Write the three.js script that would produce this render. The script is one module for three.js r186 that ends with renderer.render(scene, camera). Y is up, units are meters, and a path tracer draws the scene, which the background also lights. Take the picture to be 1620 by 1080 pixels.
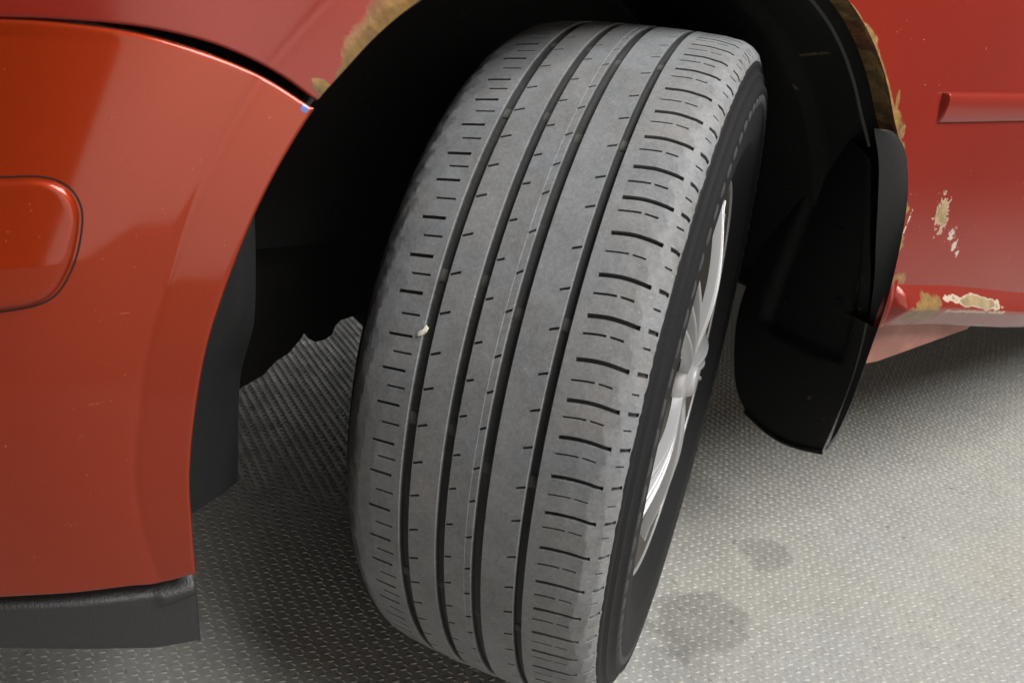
import * as THREE from 'three';
import { mergeGeometries, toCreasedNormals } from 'three/addons/utils/BufferGeometryUtils.js';
import { RectAreaLightUniformsLib } from 'three/addons/lights/RectAreaLightUniformsLib.js';
import { RoundedBoxGeometry } from 'three/addons/geometries/RoundedBoxGeometry.js';

// ---------------------------------------------------------------- camera, lights, exposure
// World: x runs towards the rear of the car, y up, z out of the car's side. Metres.
const scene = new THREE.Scene();
scene.background = new THREE.Color(0x000000);
const camera = new THREE.PerspectiveCamera(49.18, 1024 / 682, 0.02, 40);
camera.position.set(-0.4516, 0.6474, 0.5367);
camera.up.set(0.1562, 0.9029, -0.4006);
camera.lookAt(-0.4516 + 0.49361, 0.6474 - 0.42262, 0.5367 - 0.76009);
camera.focus = 0.60; camera.userData.fStop = 11;
scene.add(camera);

const renderer = new THREE.WebGLRenderer({ antialias: true });
renderer.setSize(1024, 682);
renderer.toneMapping = THREE.LinearToneMapping;
renderer.toneMappingExposure = 1.0;
renderer.shadowMap.enabled = true;
RectAreaLightUniformsLib.init();

// each lamp: position, aim, size, intensity of the light, glow of the fitting
const LAMPS = [
  { name: 'studio_lamp', pos: [1.0, 2.85, 1.65], aim: [0.7, 0, 0.35], w: 1.9, h: 1.7, i: 13.4, glow: 2.0, label: 'large square lamp panel above the floor beside the car' },
  { name: 'studio_lamp', pos: [-0.15, 1.25, 3.35], aim: [-0.15, 1.25, 0], w: 2.0, h: 2.42, i: 0.78, glow: 0.22, col: [1, 0.86, 0.72], label: 'very wide soft lamp panel standing along the wall beside the car' },
  { name: 'studio_lamp', pos: [0.3, 1.0, -3.6], aim: [0.3, 0.6, -1.9], w: 2.0, h: 0.7, i: 11.0, glow: 2.0, label: 'wide lamp panel on the far side of the red car' },
];

// ---------------------------------------------------------------- helpers
let seed = 12345;
const rnd = () => { seed = (seed * 1664525 + 1013904223) >>> 0; return seed / 4294967296; };
const hash = (i, j) => { let h = (i * 374761393 + j * 668265263) | 0; h = Math.imul(h ^ (h >>> 13), 1274126177); return ((h ^ (h >>> 16)) >>> 0) / 4294967296; };
function vn(x, y) {
  const i = Math.floor(x), j = Math.floor(y), u = x - i, v = y - j, a = u * u * (3 - 2 * u), b = v * v * (3 - 2 * v);
  return (hash(i, j) * (1 - a) + hash(i + 1, j) * a) * (1 - b) + (hash(i, j + 1) * (1 - a) + hash(i + 1, j + 1) * a) * b;
}
const fbm = (x, y, o = 4) => { let s = 0, a = 0.5, t = 0; for (let k = 0; k < o; k++) { s += a * vn(x, y); t += a; a *= 0.5; x = x * 2.03 + 17.1; y = y * 2.03 + 5.7; } return s / t; };
const clamp = (v, a = 0, b = 1) => Math.min(b, Math.max(a, v));
const sstep = (a, b, v) => { const t = clamp((v - a) / (b - a)); return t * t * (3 - 2 * t); };
const mix = (a, b, t) => a + (b - a) * t;
const enc = (v) => { v = clamp(v); return Math.round(255 * (v <= 0.0031308 ? v * 12.92 : 1.055 * Math.pow(v, 1 / 2.4) - 0.055)); };
// texture from a function of (u, v) that returns linear [r, g, b]
function colorTex(w, h, fn) {
  const d = new Uint8Array(w * h * 4);
  for (let j = 0; j < h; j++) for (let i = 0; i < w; i++) {
    const c = fn((i + 0.5) / w, (j + 0.5) / h), k = (j * w + i) * 4;
    d[k] = enc(c[0]); d[k + 1] = enc(c[1]); d[k + 2] = enc(c[2]); d[k + 3] = 255;
  }
  const t = new THREE.DataTexture(d, w, h); t.colorSpace = THREE.SRGBColorSpace;
  return finish(t);
}
function dataTex(w, h, fn) {
  const d = new Uint8Array(w * h * 4);
  for (let j = 0; j < h; j++) for (let i = 0; i < w; i++) {
    const v = Math.round(255 * clamp(fn((i + 0.5) / w, (j + 0.5) / h))), k = (j * w + i) * 4;
    d[k] = d[k + 1] = d[k + 2] = v; d[k + 3] = 255;
  }
  return finish(new THREE.DataTexture(d, w, h));
}
function finish(t) { t.magFilter = THREE.LinearFilter; t.minFilter = THREE.LinearMipmapLinearFilter; t.generateMipmaps = true; t.wrapS = t.wrapT = THREE.RepeatWrapping; t.needsUpdate = true; return t; }
// tiling value noise on the unit square
const tnoise = (u, v, n) => {
  const x = u * n, y = v * n, i = Math.floor(x), j = Math.floor(y), a = x - i, b = y - j, s = a * a * (3 - 2 * a), t = b * b * (3 - 2 * b), m = (k) => ((k % n) + n) % n;
  return (hash(m(i), m(j)) * (1 - s) + hash(m(i + 1), m(j)) * s) * (1 - t) + (hash(m(i), m(j + 1)) * (1 - s) + hash(m(i + 1), m(j + 1)) * s) * t;
};
const rep = (t, x, y) => { const c = t.clone(); c.repeat.set(x, y); c.needsUpdate = true; return c; };

const used = {};
function place(o, name, parent) {
  if (parent === scene) { const k = used[name] = (used[name] ?? -1) + 1; o.name = k ? `${name}_${String(k).padStart(3, '0')}` : name; } else o.name = name;
  o.castShadow = o.receiveShadow = true;
  parent.add(o); return o;
}
const part = (name, geo, mat, parent) => place(new THREE.Mesh(geo, mat), name, parent);
function grid(nu, nv, fn, uvfn) { // (nu+1) x (nv+1) vertices, fn(i, j) -> [x, y, z]
  const p = [], uv = [], ix = [];
  for (let i = 0; i <= nu; i++) for (let j = 0; j <= nv; j++) { const q = fn(i, j); p.push(q[0], q[1], q[2]); const w = uvfn ? uvfn(i, j, q) : [q[0], q[1]]; uv.push(w[0], w[1]); }
  const n = nv + 1;
  for (let i = 0; i < nu; i++) for (let j = 0; j < nv; j++) { const a = i * n + j, b = a + n; ix.push(a, b, a + 1, b, b + 1, a + 1); }
  const g = new THREE.BufferGeometry();
  g.setAttribute('position', new THREE.Float32BufferAttribute(p, 3)); g.setAttribute('uv', new THREE.Float32BufferAttribute(uv, 2)); g.setIndex(ix);
  g.computeVertexNormals(); return g;
}
function flip(g) { const a = g.index.array; for (let i = 0; i < a.length; i += 3) { const t = a[i]; a[i] = a[i + 1]; a[i + 1] = t; } g.computeVertexNormals(); return g; }
// smooth curve through points (arrays of 2 or 3 numbers)
function curve(pts) {
  const c = new THREE.CatmullRomCurve3(pts.map((p) => new THREE.Vector3(p[0], p[1], p[2] ?? 0)), false, 'centripetal'); c.arcLengthDivisions = 400;
  return (t) => c.getPointAt(clamp(t));
}
function tube(pts, r, seg = 40, rad = 10) { return new THREE.TubeGeometry(new THREE.CatmullRomCurve3(pts.map((p) => new THREE.Vector3(...p))), seg, r, rad); }

// ---------------------------------------------------------------- room
const wallMat = new THREE.MeshStandardMaterial({ color: new THREE.Color().setRGB(0.72, 0.72, 0.7), roughness: 0.9 });
const greyWall = new THREE.MeshStandardMaterial({ color: new THREE.Color().setRGB(0.28, 0.28, 0.28), roughness: 0.9 });
const darkWall = new THREE.MeshStandardMaterial({ color: new THREE.Color().setRGB(0.05, 0.05, 0.052), roughness: 0.9 });
function box(name, w, h, d, x, y, z, m) { const o = part(name, new THREE.BoxGeometry(w, h, d), m, scene); o.position.set(x, y, z); o.userData.kind = 'structure'; return o; }
box('wall', 6.2, 3.2, 0.1, 2.0, 1.6, 3.6, greyWall);
box('wall', 2.95, 3.2, 0.1, -2.58, 1.6, 3.6, darkWall);
box('wall', 9.2, 3.2, 0.1, 0.5, 1.6, -4.8, greyWall);
box('wall', 0.1, 3.2, 8.3, 5.05, 1.6, -0.6, greyWall);
box('wall', 0.1, 3.2, 8.3, -4.05, 1.6, -0.6, darkWall);
box('ceiling', 9.2, 0.1, 8.5, 0.5, 3.26, -0.6, greyWall);
// unseen grey sheet, added on the floor to be mirrored in the bumper paint
{ const o = part('added_floor_sheet', new THREE.BoxGeometry(3.0, 0.004, 2.3), greyWall, scene); o.position.set(0.15, 0.003, 2.2); o.userData.kind = 'structure'; }

const lampBody = new THREE.MeshStandardMaterial({ color: 0x222222, roughness: 0.6 });
for (const L of LAMPS) {
  const g = place(new THREE.Group(), L.name, scene); g.position.set(...L.pos); g.lookAt(...L.aim);
  g.userData = { label: L.label, category: 'lamp' };
  const hs = part('housing', new RoundedBoxGeometry(L.w + 0.06, L.h + 0.06, 0.08, 2, 0.01), lampBody, g); hs.position.z = -0.045;
  part('diffuser', new THREE.PlaneGeometry(L.w, L.h), new THREE.MeshStandardMaterial({ color: 0xffffff, emissive: new THREE.Color().setRGB(...(L.col ?? [1, 0.985, 0.96])), emissiveIntensity: L.glow, roughness: 0.8 }), g);
  const l = new THREE.RectAreaLight(new THREE.Color().setRGB(...(L.col ?? [1, 0.985, 0.96])), L.i, L.w, L.h);
  l.name = 'lamp_light'; l.position.set(0, 0, 0.01); l.rotation.y = Math.PI; g.add(l);
}

// ---------------------------------------------------------------- floor
// stains: x, z, radius x, radius z, strength
const STAIN = [[0.285, 0.068, 0.05, 0.032, 0.24], [0.115, 0.12, 0.085, 0.055, 0.27], [0.06, 0.15, 0.05, 0.04, 0.12]];
const stain = (x, z) => { let k = 1; for (const [sx, sz, rx, rz, st] of STAIN) { const r = Math.hypot((x - sx) / rx, (z - sz) / rz); if (r < 2) { const d = r + 0.8 * (fbm(x * 45 + sx * 40, z * 45, 5) - 0.5); k *= 1 - st * (1 - sstep(0.62, 0.95, d)) * (0.75 + 0.5 * fbm(x * 160, z * 160, 2)); } } return k; };
const floorTex = colorTex(2048, 1536, (u, v) => {
  const x = -1.5 + u * 4, z = -2 + v * 3;
  let k = 0.355 * (0.8 + 0.28 * fbm(x * 5, z * 5, 5) + 0.14 * (vn(x * 260, z * 260) - 0.5) + 0.1 * (vn(x * 70 + 9, z * 70) - 0.5));
  k *= stain(x, z);
  if (vn(x * 120 + 50, z * 120) > 0.955) k *= 0.6;
  const w = fbm(x * 9 + 40, z * 9, 3) - 0.5;
  return [k * (1.01 + 0.05 * w), k * (1 + 0.01 * w), k * (0.94 - 0.1 * w)];
});
const floorRough = dataTex(512, 512, (u, v) => 0.42 + 0.3 * tnoise(u, v, 24) + 0.12 * (tnoise(u, v, 128) - 0.5));
const grainBump = dataTex(512, 512, (u, v) => 0.5 * tnoise(u, v, 64) + 0.3 * tnoise(u, v, 128) + 0.2 * tnoise(u, v, 256));
const floorUV = (i, j, q) => [(q[0] + 1.5) / 4, (q[2] + 2) / 3];
floorTex.wrapS = floorTex.wrapT = THREE.MirroredRepeatWrapping;
const floorMat = new THREE.MeshPhysicalMaterial({ map: floorTex, roughness: 0.55, bumpMap: rep(grainBump, 22, 16), bumpScale: 0.0004, roughnessMap: rep(floorRough, 8, 6) });
floorMat.roughness = 1;
const floor = part('floor', grid(1, 1, (i, j) => [-4 + 9 * i, 0, 3.55 - 8.3 * j], floorUV), floorMat, scene);
floor.userData.kind = 'structure';
{ // raised dashes of the floor sheet, turned alternately
  const L = 0.0041, W = 0.00115, Hh = 0.0011, p = [], ix = [];
  const ring = (s, y) => { for (let k = 0; k < 8; k++) { const a = k / 8 * Math.PI * 2; p.push(Math.cos(a) * L * s, y, Math.sin(a) * W * s); } };
  ring(1, -0.0001); ring(0.72, Hh * 0.75); p.push(0, Hh, 0);
  for (let k = 0; k < 8; k++) { const n = (k + 1) % 8; ix.push(k, 8 + k, n, n, 8 + k, 8 + n, 8 + k, 16, 8 + n); }
  const g = new THREE.BufferGeometry(); g.setAttribute('position', new THREE.Float32BufferAttribute(p, 3)); g.setIndex(ix); g.computeVertexNormals();
  const list = [];
  for (let i = -70; i <= 180; i++) for (let j = -260; j <= 160; j++) { // columns 12.7 mm apart, two dashes in turn along each
    const odd = j & 1, x = i * 0.0127 + (odd ? 0.0016 : -0.0016), z = j * 0.0057 + (i & 1 ? 0.0018 : 0) - 0.05 * i * 0.0127;
    if (x < -0.85 || x > 2.1 || z < -1.3 || z > 0.75) continue;
    list.push([x + (rnd() - 0.5) * 0.0004, z + (rnd() - 0.5) * 0.0004, THREE.MathUtils.degToRad(odd ? 62 : 22) + (rnd() - 0.5) * 0.08, 0.93 + rnd() * 0.14]);
  }
  const dm = new THREE.MeshStandardMaterial({ color: new THREE.Color().setRGB(0.47, 0.465, 0.43), roughness: 0.24 });
  const im = new THREE.InstancedMesh(g, dm, list.length), m = new THREE.Matrix4(), q = new THREE.Quaternion(), Y = new THREE.Vector3(0, 1, 0), col = new THREE.Color();
  list.forEach(([x, z, r, s], k) => {
    q.setFromAxisAngle(Y, -r); m.compose(new THREE.Vector3(x, 0, z), q, new THREE.Vector3(s, 0.9 + 0.25 * hash(k, 3), s)); im.setMatrixAt(k, m);
    let t = 0.88 + 0.2 * hash(k, 7);
    t *= 0.15 + 0.85 * stain(x, z);
    im.setColorAt(k, col.setRGB(t, t, t * 0.98));
  });
  place(im, 'floor_embossing', floor); im.userData.kind = 'stuff';
}

// ---------------------------------------------------------------- the car
const car = place(new THREE.Group(), 'car', scene);
car.userData = { label: 'red car with rust spotted wheel arch and steered front wheel on grey floor', category: 'car' };
const Zs = (x, y) => 0.12 - 1.5 * Math.max(0, clamp(-0.36 + (y - 0.61) * 0.67, -0.43, -0.36) - x) ** 2 - 0.35 * (y - 0.42) ** 2;     // side of the body

const ARCH = [[-0.413, 0.279], [-0.412, 0.324], [-0.410, 0.364], [-0.403, 0.408], [-0.392, 0.452], [-0.377, 0.490], [-0.359, 0.527], [-0.342, 0.555], [-0.322, 0.582],
  [-0.303, 0.601], [-0.280, 0.622], [-0.253, 0.641], [-0.200, 0.671], [-0.130, 0.694], [-0.055, 0.701], [0.020, 0.697], [0.085, 0.684], [0.138, 0.660], [0.174, 0.632], [0.202, 0.600],
  [0.222, 0.570], [0.242, 0.543], [0.260, 0.513], [0.272, 0.482], [0.281, 0.437], [0.287, 0.402]];
const arch = curve(ARCH);
const AC = [-0.06, 0.35];
const archPolar = ARCH.map(([x, y]) => [Math.atan2(y - AC[1], x - AC[0]), Math.hypot(x - AC[0], y - AC[1])]).sort((a, b) => a[0] - b[0]);
function archR(x, y) {  // distance from the edge of the arch opening, in the plane of the side
  const a = Math.atan2(y - AC[1], x - AC[0]), d = Math.hypot(x - AC[0], y - AC[1]), P = archPolar;
  let aa = a < -Math.PI / 2 - 0.3 ? a + 2 * Math.PI : a;
  let lo = 0; while (lo < P.length - 2 && P[lo + 1][0] < aa) lo++;
  const t = clamp((aa - P[lo][0]) / (P[lo + 1][0] - P[lo][0]));
  return d - mix(P[lo][1], P[lo + 1][1], t);
}
const lip = (d, x) => { if (x > -0.1) return 0; const t = (0.027 - d) / 0.0012, k = t > 30 ? t : Math.log(1 + Math.exp(t)); return 0.0012 * 0.15 * k - 0.0003 * Math.exp(-(((d - 0.028) / 0.0024) ** 2)); };   // flared edge behind a crisp fold

// Coons patch between four curves, with rounded, returned edges
function panel(cB, cT, cL, cR, nu, nv, zfn, edges, r = 0.002, deep = 0.018) {
  const P = (u, v) => {
    const b = cB(u), t = cT(u), l = cL(v), rr = cR(v), p00 = cB(0), p10 = cB(1), p01 = cT(0), p11 = cT(1);
    const f = (k) => (1 - v) * b[k] + v * t[k] + (1 - u) * l[k] + u * rr[k] - ((1 - u) * (1 - v) * p00[k] + u * (1 - v) * p10[k] + (1 - u) * v * p01[k] + u * v * p11[k]);
    return [f('x'), f('y')];
  };
  const eps = 1e-3, E = 4;
  const at = (u, v) => { const q = P(u, v); return new THREE.Vector3(q[0], q[1], zfn(q[0], q[1])); };
  const off = (k) => k <= 3 ? [r * Math.sin(k * Math.PI / 6), r * (1 - Math.cos(k * Math.PI / 6))] : [r, deep];
  return grid(nu + 2 * E, nv + 2 * E, (i, j) => {
    const iu = clamp(i - E, 0, nu), jv = clamp(j - E, 0, nv), u = iu / nu, v = jv / nv, p = at(u, v);
    const eu = i < E ? E - i : i > nu + E ? i - nu - E : 0, ev = j < E ? E - j : j > nv + E ? j - nv - E : 0;
    const doU = eu && edges[i < E ? 2 : 3], doV = ev && edges[j < E ? 0 : 1];
    if (doU) { const d = i < E ? at(u, v).sub(at(u + eps, v)) : at(u, v).sub(at(u - eps, v)); d.normalize(); const [o, z] = off(eu); p.addScaledVector(d, o); p.z -= z; }
    if (doV) { const d = j < E ? at(u, v).sub(at(u, v + eps)) : at(u, v).sub(at(u, v - eps)); d.normalize(); const [o, z] = off(ev); p.addScaledVector(d, o); if (!doU) p.z -= z; }
    return [p.x, p.y, p.z];
  });
}

// paint
const flake = dataTex(512, 512, (u, v) => 0.5 + 0.5 * (tnoise(u, v, 256) - 0.5) + 0.4 * (tnoise(u, v, 40) - 0.5) + 0.25 * (tnoise(u, v, 12) - 0.5));
const bumperTex = colorTex(1024, 1024, (u, v) => {
  const x = -0.7 + u * 0.5, y = 0.22 + v * 0.5;
  let c = [0.335, 0.0275, 0.0015];
  const k = 0.94 + 0.12 * (vn(x * 1600, y * 1600) - 0.5) + 0.1 * (fbm(x * 14, y * 14, 3) - 0.5);
  c = c.map((q) => q * k);
  const sp = vn(x * 700 + 3, y * 700); if (sp > 0.985 && vn(x * 60, y * 60) > 0.45) c = [0.55, 0.22, 0.16];
  // hair scratches, the blue dot at the corner
  for (const [sx, sy, len, an] of [[-0.450, 0.424, 0.016, 0.05], [-0.472, 0.345, 0.006, 0.1], [-0.43, 0.475, 0.006, 0.05]]) {
    const dx = x - sx, dy = y - sy, a = dx * Math.cos(an) + dy * Math.sin(an), b = Math.abs(-dx * Math.sin(an) + dy * Math.cos(an));
    if (Math.abs(a) < len / 2 && b < 0.00022 && vn(x * 900, y * 900) > 0.35) c = [0.5, 0.12, 0.07];
  }
  if (Math.hypot(x + 0.3265, y - 0.5805) < 0.0022) c = [0.10, 0.14, 0.42];
  return c;
});
const paintOpt = { roughness: 0.48, metalness: 0.5, specularIntensity: 0.35, clearcoat: 0.9, clearcoatRoughness: 0.09, bumpMap: rep(flake, 12, 12), bumpScale: 0.00004 };
bumperTex.repeat.set(2, 2); bumperTex.offset.set(1.4, -0.44);
const bumperMat = new THREE.MeshPhysicalMaterial({ ...paintOpt, map: bumperTex });

const fenderFn = (x, y) => {
  const d = archR(x, y);
  const k = 0.95 + 0.1 * (vn(x * 1500, y * 1500) - 0.5) + 0.16 * (fbm(x * 11 + 7, y * 11, 4) - 0.5);
  let c = [0.265 * k, 0.022 * k, 0.012 * k], rough = 0, n = fbm(x * 90, y * 90, 4), n2 = fbm(x * 300 + 5, y * 300, 3);
  let rust = 0;
  if (x < -0.1) { // front half of the lip
    const a = sstep(-0.308, -0.296, x + 0.5 * d + 0.016 * (n - 0.5)), w = ((0.013 + 0.012 * sstep(-0.30, -0.26, x)) * a + 0.004 * sstep(-0.318, -0.325, x)) * (0.4 + 1.2 * fbm(x * 60, y * 60, 4));
    rust = (1 - sstep(w * 0.5, w * 0.95, d + 0.006 * (n2 - 0.5))) * (0.8 + 0.2 * n);
    if (Math.hypot(x + 0.3175, y - 0.592) < 0.0045 + 0.004 * (n2 - 0.5)) rust = 1;
  } else {
    const w = (0.003 + 0.008 * sstep(0.5, 0.72, fbm(y * 60 + 3, x * 30, 3))) * sstep(0.405, 0.45, y) * sstep(0.67, 0.62, y);
    rust = 1 - sstep(w * 0.6, w + 1e-4, d);
    // corner above the sill
    const e = Math.hypot((x - 0.298) / 0.016, (y - 0.402) / 0.012) + 0.9 * (n - 0.5); rust = Math.max(rust, (1 - sstep(0.7, 1.0, e)) * 0.8);
    if (Math.hypot((x - 0.222) / 0.003, (y - 0.585) / 0.012) + 0.8 * (n2 - 0.5) < 0.9) rust = 0.9;
    if (Math.hypot((x - 0.240) / 0.003, (y - 0.558) / 0.008) + 0.8 * (n2 - 0.5) < 0.9) rust = 0.9;
  }
  if (rust > 0.01) { const t = n * 0.6 + n2 * 0.5; const o = x < -0.1 ? sstep(0.009, 0.002, d + 0.006 * (n - 0.5)) : 0, m = 0.35 * sstep(0.35, 0.65, fbm(x * 70 + 31, y * 70, 3)) * (1 - o); c = c.map((q, i) => mix(q, mix(mix([0.29, 0.17, 0.05][i], [0.30, 0.15, 0.11][i], m), [0.15, 0.09, 0.015][i], o) * (0.1 + 1.6 * t), rust)); rough = rust; }
  // stone chips down to the primer
  const chip = (cx, cy, rx, ry, an, f = 230, amp = 1.7) => { const dx = x - cx, dy = y - cy, a = dx * Math.cos(an) + dy * Math.sin(an), b = -dx * Math.sin(an) + dy * Math.cos(an); return Math.hypot(a / rx, b / ry) + amp * (fbm(x * f + cx * 99, y * f, 3) - 0.5); };
  let h = 0;
  const e1 = chip(0.343, 0.473, 0.0115, 0.020, 0.30); if (e1 < 0.95) { c = e1 < 0.72 ? [0.30 * (0.6 + n), 0.22 * (0.6 + n), 0.11 * (0.6 + n)] : [0.46, 0.34, 0.26]; h = 1; }
  for (const [cx, cy, rx, ry] of [[0.374, 0.449, 0.007, 0.008], [0.386, 0.435, 0.006, 0.007], [0.397, 0.424, 0.004, 0.004]]) { const e = chip(cx, cy, rx, ry, 0.5, 320, 2.2); if (e < 0.78) { c = [0.55, 0.45, 0.40]; h = 1; } }
  { const t = clamp((y - 0.448) / 0.03), lx = 0.2815 + 0.006 * (t - 0.3), b = Math.abs(x - lx - 0.001 * (n - 0.5)); if (y > 0.446 && y < 0.482 && b < 0.0011 && n2 > 0.42) { c = [0.7, 0.62, 0.52]; h = 1; } }
  if (vn(x * 420, y * 420) > 0.982 && x > 0.2) { c = [0.55, 0.4, 0.34]; }
  return { c, rough: Math.max(rough, h * 0.8), h };
};
const FW = 1.4, FH = 0.5, FX = -0.62, FY = 0.26;
const fenderTex = colorTex(2048, 1024, (u, v) => fenderFn(FX + u * FW, FY + v * FH).c);
const fenderRough = dataTex(1024, 512, (u, v) => 0.30 + 0.6 * fenderFn(FX + u * FW, FY + v * FH).rough);
const fenderBump = dataTex(2048, 1024, (u, v) => { const x = FX + u * FW, y = FY + v * FH, q = fenderFn(x, y); return 0.5 + 0.03 * (vn(x * 1400, y * 1400) - 0.5) + 0.05 * (fbm(x * 40, y * 40, 2) - 0.5) + q.rough * (1 - q.h) * (0.75 * (fbm(x * 260, y * 260, 3) - 0.5) - 0.06) - 0.22 * q.h; });
for (const t of [fenderTex, fenderRough, fenderBump]) { t.repeat.set(1 / FW, 1 / FH); t.offset.set(-FX / FW, -FY / FH); t.wrapS = t.wrapT = THREE.ClampToEdgeWrapping; }
const fenderMat = new THREE.MeshPhysicalMaterial({ map: fenderTex, roughness: 1, roughnessMap: fenderRough, metalness: 0.15, specularIntensity: 0.4, clearcoat: 0.7, clearcoatRoughness: 0.16, bumpMap: fenderBump, bumpScale: 0.0011 });
const rustBump = dataTex(512, 512, (u, v) => 0.6 * tnoise(u, v, 48) + 0.4 * tnoise(u, v, 120));
const rustTex = colorTex(512, 512, (u, v) => { const k = 0.35 + 0.7 * tnoise(u, v, 20) * (0.5 + tnoise(u, v, 90)), r = tnoise(u, v, 8) > 0.45 ? 1 : 0.35; return [mix(0.14, 0.24, r) * k, mix(0.02, 0.15, r) * k, mix(0.012, 0.05, r) * k]; });
const rustMat = new THREE.MeshStandardMaterial({ map: rep(rustTex, 6, 6), roughness: 0.9, bumpMap: rep(rustBump, 6, 6), bumpScale: 0.0012 });

// black plastics
const plasticBump = dataTex(512, 512, (u, v) => 0.5 * tnoise(u, v, 128) + 0.5 * tnoise(u, v, 256));
const plastic = (r, g, b, rough = 0.6, n = 9) => new THREE.MeshStandardMaterial({ color: new THREE.Color().setRGB(r, g, b), roughness: rough, bumpMap: rep(plasticBump, n, n), bumpScale: 0.0003 });
const lipMat = plastic(0.028, 0.0285, 0.030, 0.5);

// tow-eye cover set into the bumper
const COVER = [[-0.56, 0.545], [-0.50, 0.5475], [-0.473, 0.5478], [-0.454, 0.5475], [-0.4455, 0.543], [-0.4415, 0.533], [-0.4455, 0.513], [-0.4525, 0.498], [-0.460, 0.4885], [-0.468, 0.4845], [-0.50, 0.481], [-0.56, 0.478]];
const coverCurve = curve([...COVER]);
const COVERP = []; for (let i = 0; i <= 120; i++) { const p = coverCurve(i / 120); COVERP.push([p.x, p.y]); }
function sdf(px, py, poly) {
  let d = 1e9, inside = false;
  for (let i = 0, j = poly.length - 1; i < poly.length; j = i++) {
    const [ax, ay] = poly[j], [bx, by] = poly[i], ex = bx - ax, ey = by - ay, t = clamp(((px - ax) * ex + (py - ay) * ey) / (ex * ex + ey * ey + 1e-12));
    d = Math.min(d, (px - ax - t * ex) ** 2 + (py - ay - t * ey) ** 2);
    if ((ay > py) !== (by > py) && px < (bx - ax) * (py - ay) / (by - ay) + ax) inside = !inside;
  }
  return (inside ? -1 : 1) * Math.sqrt(d);
}
const bumperZ = (x, y) => {
  let z = Zs(x, y) + lip(archR(x, y), x);
  return z;
};
{
  const tG = 0.273;  // where on the arch curve the bumper ends
  let best = [1e9, 0]; for (let i = 0; i <= 1000; i++) { const p = arch(i / 1000), d = Math.hypot(p.x + 0.3235, p.y - 0.580); if (d < best[0]) best = [d, i / 1000]; }
  const tB = best[1];
  best = [1e9, 0]; for (let i = 0; i <= 1000; i++) { const p = arch(i / 1000), d = Math.hypot(p.x + 0.319, p.y - 0.5855); if (d < best[0]) best = [d, i / 1000]; }
  const tF = best[1];
  const V = (x, y) => new THREE.Vector3(x, y, 0), line = (a, b) => (t) => a.clone().lerp(b, t);
  const bLow = curve([[-0.413, 0.285], [-0.433, 0.2835], [-0.451, 0.288], [-0.479, 0.2925], [-0.520, 0.299], [-0.64, 0.302]]);
  const e0 = arch(tB);
  const bTop = curve([[e0.x, e0.y], [-0.346, 0.5935], [-0.367, 0.6025], [-0.388, 0.609], [-0.410, 0.6135], [-0.436, 0.6155], [-0.461, 0.6155], [-0.64, 0.605]]);
  // u from the arch edge forward, v upward
  const arcB = (v) => { const p = arch(v * tB); p.y += 0.006 * (1 - v) ** 6; return p; };
  const g = panel(bLow, bTop, arcB, line(V(-0.64, 0.302), V(-0.64, 0.605)), 190, 270, bumperZ, [1, 1, 1, 0], 0.0022, 0.016);
  const bumper = part('front_bumper', flip(g), bumperMat, car);

  // cover plate: a rounded sheet that follows the bumper
  const cg = grid(40, 120, (i, j) => {
    const k = [0, 0.45, 0.7, 0.85, 0.92][Math.min(4, i >> 3)], s = i / 40, q = COVERP[j], cx = -0.50, cy = 0.513;
    const inset = 0.0012; const t = s < 0.85 ? s / 0.85 : 1, e = clamp((s - 0.85) / 0.15);
    const len = Math.hypot(q[0] - cx, q[1] - cy), f = (len - inset - 0.0045 * (1 - Math.sin(e * Math.PI / 2))) / len;
    const x = cx + (q[0] - cx) * f * (s < 0.85 ? t : 1), y = cy + (q[1] - cy) * f * (s < 0.85 ? t : 1);
    return [x, y, Zs(x, y) + 0.0030 - 0.0042 * (1 - Math.cos(e * Math.PI / 2))];
  });
  part('tow_cover', cg, bumperMat, bumper);
  part('cover_seam', tube(COVERP.filter((p, k) => k % 2 === 0).map(([x, y]) => [x, y, Zs(x, y) - 0.0001]), 0.0005, 240, 8), plastic(0.003, 0.003, 0.003, 0.8), bumper);

  // front wing: along the arch, outwards
  const e1 = arch(tF);
  const gapF = curve([[e1.x, e1.y], [-0.338, 0.5992], [-0.366, 0.6117], [-0.398, 0.6186], [-0.435, 0.6203], [-0.461, 0.6195], [-0.70, 0.606]]);
  const ridge = curve([[0.287, 0.402], [0.324, 0.3955], [0.403, 0.3845], [0.495, 0.368], [0.599, 0.349], [0.72, 0.333], [0.95, 0.325], [1.6, 0.32]]);
  const outer = curve([[-0.70, 0.606], [-0.72, 0.80], [-0.62, 0.90], [-0.3, 0.93], [0.1, 0.93], [0.6, 0.93], [1.2, 0.93], [1.6, 0.92], [1.6, 0.7], [1.6, 0.32]]);
  const wingZ = (x, y) => Zs(x, y) + lip(archR(x, y), x);
  const w = panel((u) => arch(tF + (1 - tF) * u), outer, gapF, ridge, 520, 190, wingZ, [0, 0, 1, 0], 0.0016, 0.014);
  part('front_wing', w, fenderMat, car);
  // the return of the lip into the arch, rusty
  const fl = grid(300, 4, (i, j) => { const t = tF + (1 - tF) * i / 300, p = arch(t), d = [0, 0.001, 0.003, 0.010, 0.019][j], s = [0, 0.0009, 0.0012, 0.0008, 0][j]; const dx = p.x - AC[0], dy = p.y - AC[1], l = Math.hypot(dx, dy); return [p.x - dx / l * s, p.y - dy / l * s, wingZ(p.x, p.y) - d - 0.0004]; }, (i, j) => [i / 300 * 1.2, j * 0.007]);
  part('arch_lip', fl, rustMat, car);

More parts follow.
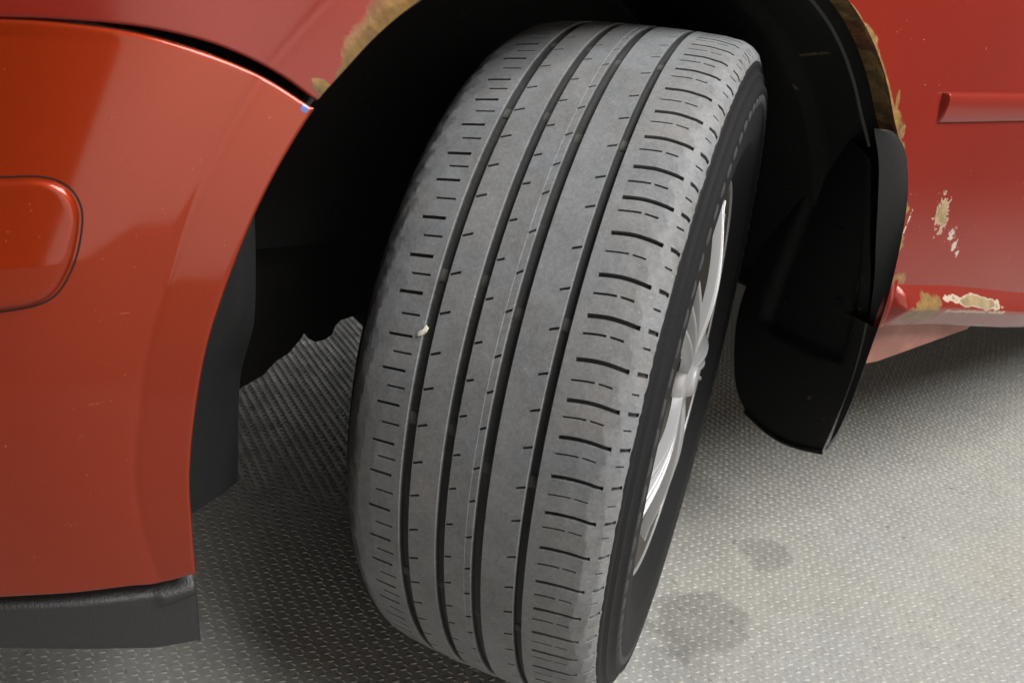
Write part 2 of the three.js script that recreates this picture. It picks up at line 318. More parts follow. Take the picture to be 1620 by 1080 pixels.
  // sill: swept section under the ridge
  const sec = [[0, 0], [-0.0015, 0.0020], [-0.006, 0.0075], [-0.012, 0.0125], [-0.018, 0.0160], [-0.0215, 0.0172], [-0.0245, 0.0165], [-0.028, 0.0140], [-0.038, 0.0065], [-0.046, 0.0015], [-0.050, -0.003], [-0.052, -0.009], [-0.052, -0.05]];
  const sg = grid(120, sec.length - 1, (i, j) => { const p = ridge(i / 120), q = sec[j], z = Zs(p.x, p.y); const en = i === 0 ? 0 : 1; return [p.x + 0.0 * q[0], p.y + q[0] + 0.0004, z + q[1] * en + (en ? 0 : -0.004) ]; });
  const sillMat = fenderMat.clone();
  const sillFn = (x, y) => {
    const k = 0.95 + 0.1 * (vn(x * 1500, y * 1500) - 0.5) + 0.12 * (fbm(x * 11 + 7, y * 11, 4) - 0.5), n = fbm(x * 90, y * 90, 4), n2 = fbm(x * 300 + 5, y * 300, 3);
    let c = [0.265 * k, 0.022 * k, 0.012 * k], r = 0;
    const yr = 0.402 - (x - 0.28) * 0.165, dy = yr - y;       // below the ridge
    const pa = Math.hypot((x - 0.447) / 0.070, (dy - 0.0105 - 0.03 * (x - 0.447)) / 0.0078) + 1.1 * (fbm(x * 55, y * 90, 3) - 0.5) ;
    if (pa < 0.9) { c = pa < 0.72 ? [0.34 * (0.6 + 0.7 * n), 0.255 * (0.6 + 0.7 * n), 0.14 * (0.6 + 0.7 * n)] : [0.50, 0.40, 0.31]; r = 0.7; }
    if (x > 0.385 && x < 0.525 && Math.abs(dy - 0.0225) < 0.0022 * (0.4 + n) && n2 > 0.3) { c = [0.52, 0.42, 0.30]; r = 0.7; }
    const ru = Math.hypot((x - 0.345) / 0.036, (dy - 0.024) / 0.020) + 1.0 * (n - 0.5); if (ru < 1) { const t = 1 - sstep(0.75, 1, ru), q = 0.4 + 0.5 * n + 0.6 * n2; c = c.map((v, i) => mix(v, [0.27, 0.16, 0.055][i] * q, t)); r = t; }
    if (x > 0.40 && x < 0.52 && dy > 0.0455 && dy < 0.050 && n > 0.5) { c = [0.5, 0.38, 0.3]; }
    return [c, r];
  };
  const sT = colorTex(1024, 256, (u, v) => sillFn(0.24 + u * 0.56, 0.24 + v * 0.18)[0]), sR = dataTex(512, 128, (u, v) => 0.3 + 0.6 * sillFn(0.24 + u * 0.56, 0.24 + v * 0.18)[1]);
  for (const t of [sT, sR]) { t.repeat.set(1 / 0.56, 1 / 0.18); t.offset.set(-0.24 / 0.56, -0.24 / 0.18); t.wrapS = t.wrapT = THREE.MirroredRepeatWrapping; }
  sillMat.bumpMap = rep(flake, 12, 12); sillMat.bumpScale = 0.00006; sillMat.map = sT; sillMat.roughnessMap = sR;
  const sill = part('sill', sg, sillMat, car);
  // the bent tab that closes the end of the sill
  const tb = grid(16, 8, (i, j) => { const t = i / 16, s = (j / 8 - 0.5) * 2, y = mix(0.405, 0.350, t), x = mix(0.296, 0.297, t) - 0.004 * Math.sin(t * 3) + s * (0.007 + 0.003 * t), z = Zs(x, y) + 0.008 * (1 - s * s) * Math.sin(Math.PI * (0.1 + 0.8 * t)) - 0.002; return [x, y, z]; });
  part('sill_end_tab', flip(tb), sillMat, sill);
  // the tapering seam flange below
  const shp = new THREE.Shape([[0.326, 0.348], [0.3235, 0.292], [0.345, 0.2905], [0.53, 0.3025], [0.54, 0.310], [0.53, 0.322], [0.40, 0.343]].map((p) => new THREE.Vector2(...p)));
  const fg = new THREE.ExtrudeGeometry(shp, { depth: 0.006, bevelEnabled: true, bevelSize: 0.0015, bevelThickness: 0.0015, bevelSegments: 2 }); fg.translate(0, 0, 0.092);
  const primer = new THREE.MeshStandardMaterial({ map: rep(colorTex(256, 256, (u, v) => { const k = 0.75 + 0.5 * tnoise(u, v, 10) * (0.6 + 0.6 * tnoise(u, v, 40)); const b = tnoise(u, v, 4); return [0.36 * k, mix(0.13, 0.17, b) * k, mix(0.10, 0.13, b) * k]; }), 4, 4), roughness: 0.55 });
  part('sill_flange', fg, primer, sill);

  // side moulding
  const msec = []; for (let k = 0; k <= 14; k++) { const a = k / 14 * Math.PI; msec.push([-Math.cos(a) * 0.0142, Math.sin(a) ** 0.5 * (0.0075 - 0.0035 * Math.cos(a) * -1 * -1)]); }
  const mg = grid(46, 14, (i, j) => { const e = i < 6 ? Math.sin(i / 6 * Math.PI / 2) : 1, x = i < 6 ? 0.2905 + 0.0035 * i / 6 : mix(0.294, 1.6, (i - 6) / 40), q = msec[j], y = 0.580 + q[0] * (i < 6 ? 0.93 + 0.07 * e : 1); return [x, y, Zs(x, y) - 0.0004 + q[1] * e]; });
  const mouldMat = fenderMat.clone(); mouldMat.map = null; mouldMat.bumpMap = null; mouldMat.roughnessMap = null; mouldMat.color = new THREE.Color().setRGB(0.28, 0.025, 0.015); mouldMat.roughness = 0.35;
  part('side_moulding', flip(mg), mouldMat, car);
}

// black lower lip under the bumper
{
  const lowC = curve([[-0.4145, 0.2115], [-0.44, 0.218], [-0.458, 0.226], [-0.494, 0.240], [-0.529, 0.251], [-0.64, 0.266]]);
  const topC = curve([[-0.4140, 0.2745], [-0.433, 0.2745], [-0.451, 0.2795], [-0.479, 0.286], [-0.520, 0.2925], [-0.64, 0.2955]]);
  const g = panel(lowC, topC, (t) => lowC(0).lerp(topC(0), t), (t) => lowC(1).lerp(topC(1), t), 80, 30, (x, y) => Zs(x, y) - 0.004 - 0.011 * sstep(-0.014, -0.005, y - (0.279 + 0.2 * Math.max(0, -0.43 - x))) + 0.0025 * sstep(0.258, 0.262, y - 0.10 * (x + 0.41)) * sstep(-0.437, -0.432, x), [1, 1, 1, 0], 0.003, 0.05);
  part('lower_lip', flip(g), lipMat, car);
}

// ---------------------------------------------------------------- wheel arch, underbody
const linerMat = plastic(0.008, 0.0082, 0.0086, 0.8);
// road dirt: specks and dried splashes; marks are [u, v, length, angle] in metres of the surface
function dirty(m, base, w, h, marks) {
  const t = colorTex(1024, 512, (a, b) => {
    const u = a * w, v = b * h, pa = sstep(0.45, 0.75, fbm(u * 22 + 3, v * 22, 4)); let c = [base, base * 1.02, base * 1.07];
    const sp = vn(u * 520, v * 520), sp2 = vn(u * 210 + 8, v * 210);
    if (sp > 0.93 - 0.12 * pa) c = c.map((q, i) => q + [0.026, 0.022, 0.015][i] * (sp - 0.8) * 4 * (0.3 + pa));
    if (sp2 > 0.965) c = [0.07, 0.055, 0.03];
    for (const [mu, mv, l, an] of marks) { const du = u - mu, dv = v - mv, p = du * Math.cos(an) + dv * Math.sin(an), q = -du * Math.sin(an) + dv * Math.cos(an); if (Math.hypot(p / l, q / 0.0022) + 1.2 * (fbm(u * 300, v * 300, 3) - 0.5) < 0.9) c = [0.13, 0.10, 0.05]; }
    return c;
  });
  t.repeat.set(1 / w, 1 / h); m.map = t; m.color = new THREE.Color(1, 1, 1); return m;
}
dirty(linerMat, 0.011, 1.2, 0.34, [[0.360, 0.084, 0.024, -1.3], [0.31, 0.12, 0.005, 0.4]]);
const blackMat = plastic(0.010, 0.010, 0.010, 0.8);
{
  const C0 = [-0.035, 0.31], R0 = 0.398;
  // barrel of the liner with a few pressed steps
  const lg = grid(120, 40, (i, j) => {
    const a = THREE.MathUtils.degToRad(mix(3, 163, i / 120)), s = j / 40, z = mix(0.098, -0.24, s);
    const cx = clamp(arch(0.5).x, -1, 1), step = 0.006 * (sstep(0.32, 0.34, s) - sstep(0.70, 0.72, s)) + 0.004 * (sstep(0.1, 0.11, s));
    let r = R0 - step * 1.2 + 0.003 * (vn(i * 0.2, j * 0.2) - 0.5); return [C0[0] + Math.cos(a) * r, C0[1] + Math.sin(a) * r, z];
  }, (i, j) => [i / 120 * 1.2, j / 40 * 0.34]);
  part('wheel_arch_liner', lg, linerMat, car);
  { const e = []; for (let k = 0; k <= 40; k++) { const t = 0.27 + 0.6 * k / 40, p = arch(t), dx = p.x - AC[0], dy = p.y - AC[1], l = Math.hypot(dx, dy); e.push([p.x - dx / l * (p.x < 0 ? 0.009 : 0.004), p.y - dy / l * (p.x < 0 ? 0.009 : 0.004), 0.098 - 0.35 * (p.y - 0.42) ** 2 - 0.01]); } part('liner_edge', tube(e, 0.0016, 160, 8), plastic(0.09, 0.09, 0.09, 0.45), car); }
  // inner wall: black sheet above, dark frame below with an uneven lower edge
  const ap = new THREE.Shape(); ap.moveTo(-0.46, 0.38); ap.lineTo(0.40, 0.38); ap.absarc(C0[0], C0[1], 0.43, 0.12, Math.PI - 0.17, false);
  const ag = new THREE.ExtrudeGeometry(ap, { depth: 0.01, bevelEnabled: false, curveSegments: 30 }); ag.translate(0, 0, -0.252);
  part('inner_wall', ag, linerMat, car);
  const tr = new THREE.Shape([[-0.60, 0.40], [-0.60, 0.19], [-0.33, 0.185], [-0.297, 0.197], [-0.272, 0.208], [-0.256, 0.224], [-0.240, 0.232], [-0.226, 0.247], [-0.217, 0.259], [-0.213, 0.247], [-0.205, 0.2415], [-0.195, 0.2425], [-0.186, 0.2475], [-0.182, 0.258], [-0.174, 0.2655], [-0.155, 0.269], [-0.12, 0.272], [-0.06, 0.268], [0.02, 0.20], [0.10, 0.19], [0.38, 0.20], [0.41, 0.22], [0.41, 0.40]].map((p) => new THREE.Vector2(...p)));
  const tg = new THREE.ExtrudeGeometry(tr, { depth: 0.03, bevelEnabled: true, bevelSize: 0.002, bevelThickness: 0.002, bevelSegments: 1 }); tg.translate(0, 0, -0.315);
  part('underbody_frame', tg, blackMat, car);
  // engine bay floor, car floor and the rest of the body that keeps the light off
  const slab = (name, x0, x1, y0, y1, z0, z1, m) => { const o = part(name, new RoundedBoxGeometry(x1 - x0, y1 - y0, z1 - z0, 2, Math.min(0.02, (y1 - y0) * 0.3)), m, car); o.position.set((x0 + x1) / 2, (y0 + y1) / 2, (z0 + z1) / 2); return o; };
  slab('engine_undertray', -0.66, 0.42, 0.30, 0.33, -1.62, -0.31, blackMat);
  slab('car_floor', 0.42, 2.6, 0.27, 0.31, -1.62, -0.03, blackMat);
  slab('bonnet', -0.72, 2.6, 0.925, 0.955, -1.64, 0.02, mouldLike());
  slab('far_side', -0.72, 2.6, 0.30, 0.92, -1.67, -1.62, mouldLike());
  slab('bulkhead', 0.42, 0.46, 0.30, 0.92, -1.60, -0.05, blackMat);
  slab('bumper_beam', -0.72, -0.66, 0.20, 0.92, -1.62, -0.02, blackMat);
  part('control_arm', tube([[-0.02, 0.235, -0.12], [-0.05, 0.215, -0.22], [-0.08, 0.21, -0.36], [-0.10, 0.22, -0.5]], 0.022), blackMat, car);
  part('steering_rod', tube([[-0.10, 0.285, -0.10], [-0.12, 0.262, -0.30], [-0.13, 0.255, -0.55]], 0.014), blackMat, car);

  // dark splash guard behind the bumper edge
  const inC = curve([[-0.350, 0.555, 0.080], [-0.351, 0.50, 0.084], [-0.353, 0.44, 0.072], [-0.358, 0.385, 0.04], [-0.360, 0.34, 0.026], [-0.361, 0.30, 0.018], [-0.3625, 0.275, 0.012]]);
  const outC = curve([[-0.350, 0.556, 0.095], [-0.376, 0.50, 0.100], [-0.397, 0.44, 0.100], [-0.407, 0.395, 0.098], [-0.411, 0.345, 0.098], [-0.4125, 0.318, 0.098]]);
  const sp = grid(60, 16, (i, j) => { const a = outC(i / 60), b = inC(i / 60), s = j / 16; const p = a.lerp(b, s); return [p.x + 0.004 * Math.sin(s * Math.PI), p.y, p.z + 0.002 * fbm(i * 0.2, j * 0.3, 2)]; }, (i, j) => [i * 0.005, j * 0.005]);
  part('splash_guard', sp, plastic(0.010, 0.0104, 0.0112, 0.6), car);
}
function mouldLike() { return new THREE.MeshPhysicalMaterial({ color: new THREE.Color().setRGB(0.36, 0.033, 0.02), roughness: 0.35, clearcoat: 1, clearcoatRoughness: 0.08 }); }

// mud flap: side strip along the arch and the dished face behind the wheel
const flapMat = plastic(0.009, 0.0092, 0.0098, 0.65), stripMat = plastic(0.042, 0.044, 0.048, 0.5);
{
  const outC = curve([[0.196, 0.562, 0.116], [0.212, 0.560, 0.1205], [0.233, 0.545, 0.1235], [0.251, 0.518, 0.1245], [0.262, 0.490, 0.1255], [0.273, 0.440, 0.126], [0.279, 0.385, 0.126], [0.279, 0.312, 0.124], [0.279, 0.252, 0.121], [0.276, 0.215, 0.117], [0.2705, 0.196, 0.112]]);
  const inC = curve([[0.194, 0.562, 0.112], [0.202, 0.552, 0.108], [0.222, 0.525, 0.104], [0.246, 0.482, 0.100], [0.266, 0.442, 0.098], [0.287, 0.395, 0.0985], [0.306, 0.340, 0.096], [0.316, 0.275, 0.0935], [0.318, 0.225, 0.090], [0.304, 0.185, 0.096], [0.2735, 0.195, 0.111]]);
  const sg = grid(70, 10, (i, j) => { const a = outC(i / 70), b = inC(i / 70), s = j / 10, p = a.clone().lerp(b, 0.12 * (1 - i / 70) * 0 + s * mix(0.78, 1, i / 70)); const bul = Math.sin(s * Math.PI) * 0.0025; return [p.x + 0.4 * bul, p.y, p.z + bul]; }, (i, j) => [i * 0.006, j * 0.004]);
  const flap = new THREE.Group(); flap.name = 'mud_flap'; car.add(flap);
  part('flap_side_strip', sg, stripMat, flap);
  dirty(flapMat, 0.013, 0.4, 0.2, [[0.165, 0.026, 0.011, 0.1], [0.19, 0.012, 0.003, 0.8], [0.15, 0.015, 0.003, 0.2], [0.33, 0.05, 0.004, 1]]);
  // face, from the strip's inner edge inboard
  const fin = curve([[0.320, 0.54, -0.03], [0.338, 0.44, -0.075], [0.345, 0.36, -0.10], [0.345, 0.27, -0.114], [0.343, 0.20, -0.102], [0.342, 0.155, -0.082], [0.341, 0.136, -0.06]]);
  const fout = curve([[0.222, 0.525, 0.102], [0.266, 0.442, 0.097], [0.287, 0.395, 0.0975], [0.306, 0.340, 0.095], [0.316, 0.275, 0.0925], [0.322, 0.215, 0.086], [0.325, 0.155, 0.078]]);
  const fg = grid(80, 40, (i, j) => {
    const a = fout(i / 80), b = fin(i / 80), s = j / 40, p = a.lerp(b, s), t = i / 80;
    const d = 0.010 * sstep(0.08, 0.14, s) * (1 - sstep(0.70, 0.82, s)) * (1 - sstep(0.66, 0.69, t + 0.12 * (s - 0.4) ** 2));
    p.y -= 0.014 * Math.sin(Math.PI * s) * t ** 6;
    return [p.x + d, p.y, p.z];
  }, (i, j) => [i * 0.005, j * 0.005]);
  part('flap_face', fg, flapMat, flap);
  for (const [u, v] of [[46, 26], [40, 10], [22, 14]]) { const k = u * 41 + v, q = fg.attributes.position; const d = part('flap_screw', new THREE.CylinderGeometry(0.0055, 0.0065, 0.004, 16), blackMat, flap); d.position.set(q.getX(k) - 0.001, q.getY(k), q.getZ(k)); d.rotation.z = Math.PI / 2; }
  // thick lower hem
  const hem = []; for (let k = 0; k <= 12; k++) { const s = k / 12, a = fout(1), b = fin(1); const p = a.lerp(b, s); hem.push([p.x - 0.001, p.y - 0.014 * Math.sin(Math.PI * s), p.z]); }
  part('flap_hem', tube(hem, 0.003, 30, 8), flapMat, flap);
}

// ---------------------------------------------------------------- the wheel
const RT = 0.3175, HUB = 0.3135;
const wheel = new THREE.Group(); wheel.name = 'front_wheel'; car.add(wheel);
const AX = new THREE.Vector3(0.597592, -0.001945, 0.801798).normalize();
const UX = new THREE.Vector3(-0.801799, 0, 0.597593).normalize(), VY = new THREE.Vector3().crossVectors(AX, UX).normalize(); if (VY.y < 0) VY.negate();
wheel.position.set(0, HUB, 0);
// wheel coordinates: angle from the forward direction (up positive), radius, offset along the axle (outward positive)
const W = (th, r, s) => { const c = Math.cos(th) * r, q = Math.sin(th) * r; let y = UX.y * c + VY.y * q + AX.y * s; const x = UX.x * c + VY.x * q + AX.x * s, z = UX.z * c + VY.z * q + AX.z * s; if (y < -HUB + 0.0005) y = -HUB + 0.0005; return [x, y, z]; };
const D = Math.PI / 180;
const PROF = [[-0.106, 0.285], [-0.1035, 0.2935], [-0.099, 0.3015], [-0.094, 0.3065], [-0.085, 0.3115], [-0.07, 0.3146], [-0.048, 0.3165], [-0.02, 0.3175], [0, 0.3177], [0.02, 0.3175], [0.048, 0.3167], [0.07, 0.3153], [0.085, 0.3130], [0.092, 0.3095], [0.0965, 0.3055], [0.0985, 0.3015], [0.0995, 0.297]];
const rad = (s) => { let k = 0; while (k < PROF.length - 2 && PROF[k + 1][0] < s) k++; const [a, ra] = PROF[k], [b, rb] = PROF[k + 1]; return mix(ra, rb, clamp((s - a) / (b - a))); };

const treadTex = colorTex(1024, 1024, (u, v) => {
  let k = 0.25 * (0.8 + 0.16 * tnoise(u, v, 9) + 0.12 * (tnoise(u, v, 30) - 0.5) + 0.18 * (tnoise(u, v, 110) - 0.5) + 0.18 * (tnoise(u, v, 300) - 0.5));
  const sp = tnoise(u + 0.37, v + 0.11, 220), pa = tnoise(u, v, 7); if (sp > 0.93 && pa > 0.35) k *= 1.5; if (sp < 0.04) k *= 0.6;
  const h = tnoise(u + 0.5, v, 14) - 0.5, w = tnoise(u, v + 0.3, 10) - 0.5;
  return [k * (0.965 + 0.06 * w), k * (0.99 + 0.02 * h), k * (1.02 - 0.06 * w + 0.06 * h)];
});
const treadBump = dataTex(1024, 1024, (u, v) => 0.35 * tnoise(u, v, 60) + 0.35 * tnoise(u, v, 200) + 0.3 * tnoise(u, v, 420));
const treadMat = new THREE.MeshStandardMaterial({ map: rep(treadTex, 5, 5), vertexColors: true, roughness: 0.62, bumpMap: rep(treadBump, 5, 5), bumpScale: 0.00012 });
const rubber = new THREE.MeshPhysicalMaterial({ color: new THREE.Color().setRGB(0.012, 0.0123, 0.0135), specularIntensity: 0.5, roughness: 0.62, bumpMap: rep(treadBump, 5, 5), bumpScale: 0.0003 });

const NP = 76, PITCH = 360 / NP;
const pitchAngle = (k) => { // slightly uneven pitch sequence, as moulded
  return (k * PITCH + 0.55 * Math.sin(k * 0.9) * 0.6 + 0.3 * Math.sin(k * 2.3)) * D; };
// cuts: phase (fraction of pitch), width (m), ranges [sa, sb, depth], shear(s) in metres along the circumference
function rib(s0, s1, cuts, cols, shear, opts) {
  const sets = new Set([s0, s1]); for (let s = s0; s < s1; s += cols) sets.add(+s.toFixed(5));
  for (const c of cuts) for (const [a, b] of c.ranges) { for (const q of [a, b]) if (q > s0 && q < s1) { sets.add(q); } for (const q of [a + 0.0003, b - 0.0003]) if (q > s0 && q < s1) sets.add(+q.toFixed(6)); }
  const S = [...sets].sort((a, b) => a - b).filter((v, i, a) => i === 0 || v - a[i - 1] > 1e-5);
  const walls = [[S[0] - 0.00075, -0.0062], [S[0] - 0.0006, -0.0022], [S[0] - 0.00035, -0.0005]], wallsR = [[s1 + 0.00035, -0.0005], [s1 + 0.0006, -0.0022], [s1 + 0.00075, -0.0062]];
  const col = [...(opts.noL ? [] : walls.map(([s, d]) => [s, d])), ...S.map((s) => [s, 0]), ...(opts.noR ? [] : wallsR)];
  const T = []; // [theta, cutIndex, inside]
  for (let k = 0; k < NP; k++) {
    const a0 = pitchAngle(k), a1 = k === NP - 1 ? pitchAngle(0) + 2 * Math.PI : pitchAngle(k + 1), L = a1 - a0, loc = [];
    for (let q = 0; q < 6; q++) loc.push([a0 + (q + 0.02) / 6 * L, -1, 0]);
    cuts.forEach((c, ci) => { const m = a0 + c.phase * L, h = c.width / 2 / RT, e = 0.00025 / RT, j = (hash(k, ci * 7 + 1) - 0.5) * 0.0006 / RT; loc.push([m - h - e + j, ci, 0], [m - h + j, ci, 1], [m + h + j, ci, 1], [m + h + e + j, ci, 0]); });
    loc.sort((x, y) => x[0] - y[0]);
    // drop filler lines that fall in a cut
    for (const t of loc) { if (t[1] < 0 && cuts.some((c) => Math.abs(t[0] - (a0 + c.phase * L)) < (c.width / 2 + 0.0008) / RT)) continue; T.push([...t, k]); }
  }
  T.push([T[0][0] + 2 * Math.PI, T[0][1], T[0][2], 0]);
  const colr = [];
  const g = grid(T.length - 1, col.length - 1, (i, j) => {
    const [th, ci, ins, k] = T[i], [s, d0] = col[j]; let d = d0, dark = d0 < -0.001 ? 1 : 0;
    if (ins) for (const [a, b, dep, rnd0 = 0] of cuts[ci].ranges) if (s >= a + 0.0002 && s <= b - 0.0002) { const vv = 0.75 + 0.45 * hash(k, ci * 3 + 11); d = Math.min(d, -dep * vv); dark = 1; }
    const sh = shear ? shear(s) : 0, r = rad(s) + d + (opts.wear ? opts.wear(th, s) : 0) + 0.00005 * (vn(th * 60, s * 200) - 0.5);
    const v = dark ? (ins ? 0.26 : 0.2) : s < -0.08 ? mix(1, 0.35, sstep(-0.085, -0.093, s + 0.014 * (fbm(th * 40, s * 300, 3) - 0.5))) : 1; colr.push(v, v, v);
    return W(th + sh / RT, r, s + (opts.jit ? opts.jit(th, s) : 0));
  }, (i, j) => [T[i][0] * RT, col[j][0]]);
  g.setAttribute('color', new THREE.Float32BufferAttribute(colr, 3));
  return toCreasedNormals(g, 0.5);
}
{
  const P0 = 0;  // phases tuned to the slots of the outer rib
  const out = [
    { phase: 0.42, width: 0.0025, ranges: [[0.0555, 0.0885, 0.0038]] },
    { phase: 0.42 - 0.44, width: 0.0011, ranges: [[0.0555, 0.0703, 0.0022], [0.0724, 0.0812, 0.002]] },
  ].map((c) => ({ ...c, phase: (c.phase + 1) % 1 }));
  // notches in the shoulder edge
  out[0].ranges.push([0.0928, 0.0985, 0.004]); out[1].ranges.push([0.0925, 0.0968, 0.002]);
  const jag = (th, s) => s > 0.0955 ? 0.0006 * (fbm(th * 90, 3, 4) - 0.5) * 2 : 0;
  const shearOut = (s) => 0.0015 * Math.sin(clamp((s - 0.0555) / 0.031) * Math.PI) ;
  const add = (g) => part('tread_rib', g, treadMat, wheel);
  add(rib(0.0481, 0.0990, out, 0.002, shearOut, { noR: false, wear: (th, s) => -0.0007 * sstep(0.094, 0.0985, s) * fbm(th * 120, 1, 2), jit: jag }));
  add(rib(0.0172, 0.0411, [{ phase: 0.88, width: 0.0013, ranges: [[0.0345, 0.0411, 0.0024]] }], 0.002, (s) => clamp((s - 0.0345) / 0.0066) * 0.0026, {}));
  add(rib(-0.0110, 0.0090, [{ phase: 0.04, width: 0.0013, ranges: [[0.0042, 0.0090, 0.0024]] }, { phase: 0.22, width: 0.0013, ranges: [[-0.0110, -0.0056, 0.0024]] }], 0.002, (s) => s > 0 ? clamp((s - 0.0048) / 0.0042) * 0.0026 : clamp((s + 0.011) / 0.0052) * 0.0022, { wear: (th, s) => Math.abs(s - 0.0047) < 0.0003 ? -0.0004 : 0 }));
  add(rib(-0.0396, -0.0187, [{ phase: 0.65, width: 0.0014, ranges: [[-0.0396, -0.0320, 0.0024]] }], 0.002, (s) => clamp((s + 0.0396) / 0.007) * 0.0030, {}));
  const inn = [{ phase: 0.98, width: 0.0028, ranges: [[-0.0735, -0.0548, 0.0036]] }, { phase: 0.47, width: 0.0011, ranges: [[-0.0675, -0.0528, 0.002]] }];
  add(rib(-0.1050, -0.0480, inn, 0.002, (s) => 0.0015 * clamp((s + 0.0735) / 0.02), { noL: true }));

  // carcass: groove floors and both side walls, turned
  const prof = [[-0.088, 0.193], [-0.094, 0.205], [-0.1035, 0.225], [-0.1085, 0.25], [-0.1085, 0.27], [-0.1050, 0.2935], [-0.1035, 0.2950], [-0.096, 0.3000], [-0.080, 0.3055], [-0.05, 0.3100], [0, 0.3112], [0.05, 0.3103], [0.080, 0.3060], [0.0955, 0.3010], [0.0995, 0.2985],
    [0.1010, 0.2955], [0.1003, 0.2945], [0.1014, 0.2905], [0.1038, 0.2893], [0.1045, 0.2868], [0.1039, 0.2858], [0.1069, 0.2800], [0.1087, 0.2790], [0.1089, 0.2755], [0.1081, 0.2745], [0.1087, 0.2680], [0.1089, 0.2560], [0.1093, 0.2545], [0.1089, 0.2530], [0.1081, 0.2430], [0.1062, 0.2330], [0.1067, 0.2320], [0.1056, 0.2305], [0.1005, 0.2200], [0.0950, 0.2120], [0.0953, 0.2105], [0.0937, 0.2080], [0.0900, 0.2000], [0.0870, 0.1940], [0.0840, 0.1900]];
  const N = 256, cg = grid(N, prof.length - 1, (i, j) => { const [s, r] = prof[j], th = i / N * 2 * Math.PI, wav = s > 0.098 && r > 0.27 ? 0.0003 * (fbm(th * 40 + r * 200, 2, 2) - 0.5) : 0; return W(th, r, s + wav); }, (i, j) => [i / N * 2, prof[j][1] + prof[j][0]]);
  part('tyre_sidewalls', cg, rubber, wheel);
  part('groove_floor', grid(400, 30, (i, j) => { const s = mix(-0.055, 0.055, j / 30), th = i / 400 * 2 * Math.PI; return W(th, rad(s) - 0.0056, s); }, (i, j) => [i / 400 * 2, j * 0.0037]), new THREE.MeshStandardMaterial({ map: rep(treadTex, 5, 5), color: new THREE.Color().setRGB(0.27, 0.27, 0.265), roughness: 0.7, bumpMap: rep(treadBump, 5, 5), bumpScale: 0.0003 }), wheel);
  // wear bars in the grooves
  const barMat = new THREE.MeshStandardMaterial({ color: new THREE.Color().setRGB(0.10, 0.096, 0.085), roughness: 0.8 });
  for (const [sa, sb, list] of [[-0.048, -0.0396, [13.4, 55.3]], [-0.0187, -0.011, [13.36, 55.7]], [0.009, 0.0172, [9.9, 52.8]], [0.0411, 0.0481, [9.95, 52.8]]]) for (const a of list) for (let k = 0; k < 6; k += 1) { const th = (a + k * 84) * D, g = grid(4, 4, (i, j) => { const q = [-0.0045, -0.003, 0, 0.003, 0.0045][i], h = [0, 0.0009, 0.0010, 0.0009, 0][i]; return W(th + q / RT, 0.3117 + h, mix(sa - 0.0006, sb + 0.0006, j / 4)); }, (i, j) => [i * 0.002, j * 0.002]); part('wear_bar', g, barMat, wheel); }
  // raised ring of oval blocks and a stepped line on the outer side wall
  const ov = []; for (let k = 0; k < 84; k++) { const th0 = k / 84 * 2 * Math.PI; ov.push(grid(8, 8, (i, j) => { const a = (i / 8 - 0.5) * 2, b = (j / 8 - 0.5) * 2, q = Math.max(Math.abs(a), Math.abs(b)), l = Math.hypot(a, b) || 1, x = a / l * q, y = b / l * q; return W(th0 + x * 0.0072 / 0.258, 0.2685 + y * 0.0044, 0.1083 + 0.0013 * Math.sqrt(Math.max(0, 1 - q * q))); }, (i, j) => [i * 0.001, j * 0.001])); }
  part('sidewall_blocks', mergeGeometries(ov), new THREE.MeshStandardMaterial({ color: new THREE.Color().setRGB(0.045, 0.045, 0.047), roughness: 0.6 }), wheel).userData.kind = 'stuff';
}

// rim and wheel cover
const silver = new THREE.MeshPhysicalMaterial({ color: new THREE.Color().setRGB(0.44, 0.443, 0.45), roughness: 0.42, metalness: 0.45, clearcoat: 0.3, clearcoatRoughness: 0.3 });
const rimDark = new THREE.MeshStandardMaterial({ color: new THREE.Color().setRGB(0.05, 0.047, 0.042), roughness: 0.6 });
const beige = new THREE.MeshStandardMaterial({ color: new THREE.Color().setRGB(0.055, 0.05, 0.042), roughness: 0.6 });
function turned(prof, n = 128) { return grid(n, prof.length - 1, (i, j) => W(i / n * 2 * Math.PI, prof[j][1], prof[j][0])); }
part('rim', turned([[-0.092, 0.200], [-0.088, 0.205], [-0.084, 0.196], [-0.07, 0.182], [0.02, 0.165], [0.055, 0.178], [0.078, 0.188], [0.083, 0.198], [0.088, 0.2035], [0.0905, 0.203]]), rimDark, wheel);
part('wheel_disc', turned([[0.045, 0.178], [0.045, 0.12], [0.05, 0.06], [0.055, 0.001]]), rimDark, wheel);
part('cover_ring', turned([[0.064, 0.160], [0.076, 0.172], [0.0845, 0.184], [0.0905, 0.191], [0.0915, 0.1955], [0.0895, 0.1985], [0.084, 0.1995]]), beige, wheel);
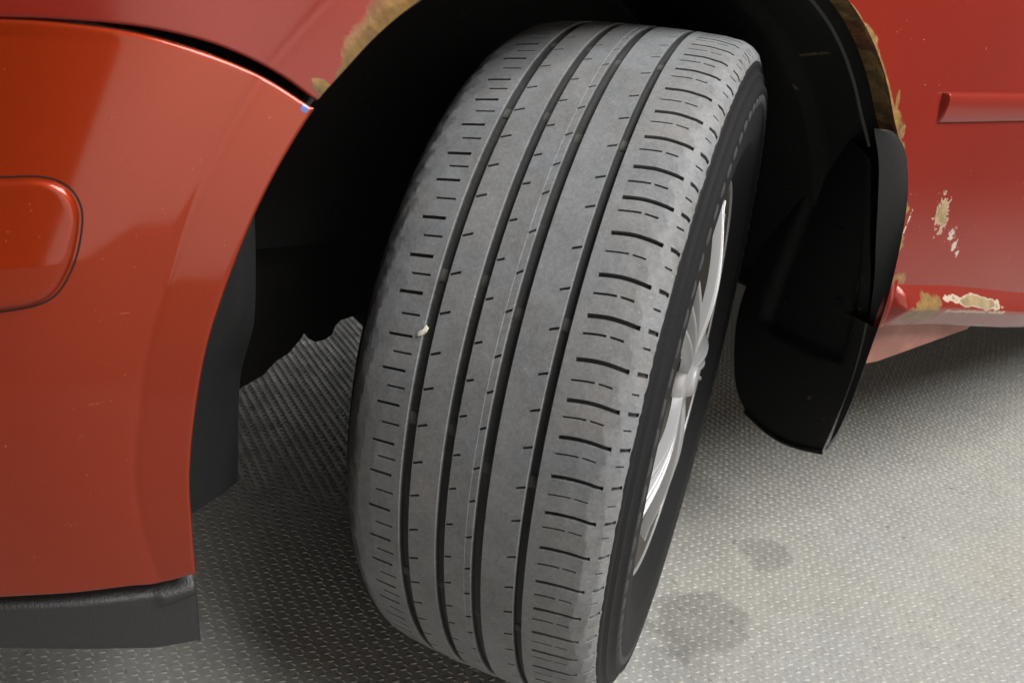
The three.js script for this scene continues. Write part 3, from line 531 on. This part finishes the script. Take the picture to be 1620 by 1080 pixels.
{
  // five bowed spokes, each of two strands that part towards the ring
  function spoke(th0, th1, w0, w1) {
    const n = 30, m = 8;
    const g = grid(n, m, (i, j) => {
      const t = i / n, r = mix(0.020, 0.189, t), a = mix(th0, th1, sstep(0.0, 0.9, t)), wd = mix(w0, w1, t), q = (j / m - 0.5) * 2;
      const s = 0.0985 + 0.0065 * Math.sin(Math.PI * clamp(t * 1.15 - 0.05)) - 0.009 * t * t, h = Math.pow(Math.max(0, 1 - q ** 4), 0.5) * 0.010;
      return W(a + q * wd / 2 / r, r, s - 0.010 + h);
    });
    return part('spoke', g, silver, wheel);
  }
  for (let k = 0; k < 5; k++) { const c = (122 + 72 * k) * D; spoke(c + 7 * D, c + 11 * D, 0.0068, 0.0060); spoke(c - 1 * D, c + 1 * D, 0.0055, 0.0045); spoke(c - 9 * D, c - 8 * D, 0.0068, 0.0060); }
  part('cover_edge', turned([[0.0905, 0.1965], [0.0925, 0.1968], [0.0935, 0.198], [0.0928, 0.1995], [0.0905, 0.2000]]), silver, wheel);
  part('centre_cap', turned([[0.088, 0.034], [0.0965, 0.032], [0.0985, 0.027], [0.0990, 0.017], [0.1040, 0.0150], [0.1060, 0.012], [0.1065, 0.001]], 48), silver, wheel);
}

// ---------------------------------------------------------------- small thing stuck to the tread
{
  const th = 24.2 * D, s = -0.0475, N = 3, g = new THREE.IcosahedronGeometry(1, 2), p = g.attributes.position, v = new THREE.Vector3(), o = new THREE.Vector3(...W(th, 0.3172, s)).add(wheel.position);
  const er = new THREE.Vector3(...W(th, 1, 0)).normalize(), et = new THREE.Vector3().crossVectors(AX, er).normalize();
  for (let i = 0; i < p.count; i++) { v.fromBufferAttribute(p, i); const k = 0.6 + 0.9 * fbm(v.x * 2.3 + 4, v.y * 2.3 + v.z, 2); const a = v.x * 0.0022 * k - v.y * 0.0006, b = v.y * 0.0042 * k, c = v.z * 0.0011; p.setXYZ(i, AX.x * (a - b * 0.45) + et.x * b + er.x * c, AX.y * (a - b * 0.45) + et.y * b + er.y * c, AX.z * (a - b * 0.45) + et.z * b + er.z * c); }
  g.computeVertexNormals();
  const f = part('stone_flake', g, new THREE.MeshStandardMaterial({ color: new THREE.Color().setRGB(0.78, 0.76, 0.66), roughness: 0.8 }), scene); f.position.copy(o);
  f.userData = { label: 'small white flake stuck on the tyre tread beside a groove', category: 'flake' };
}

renderer.render(scene, camera);
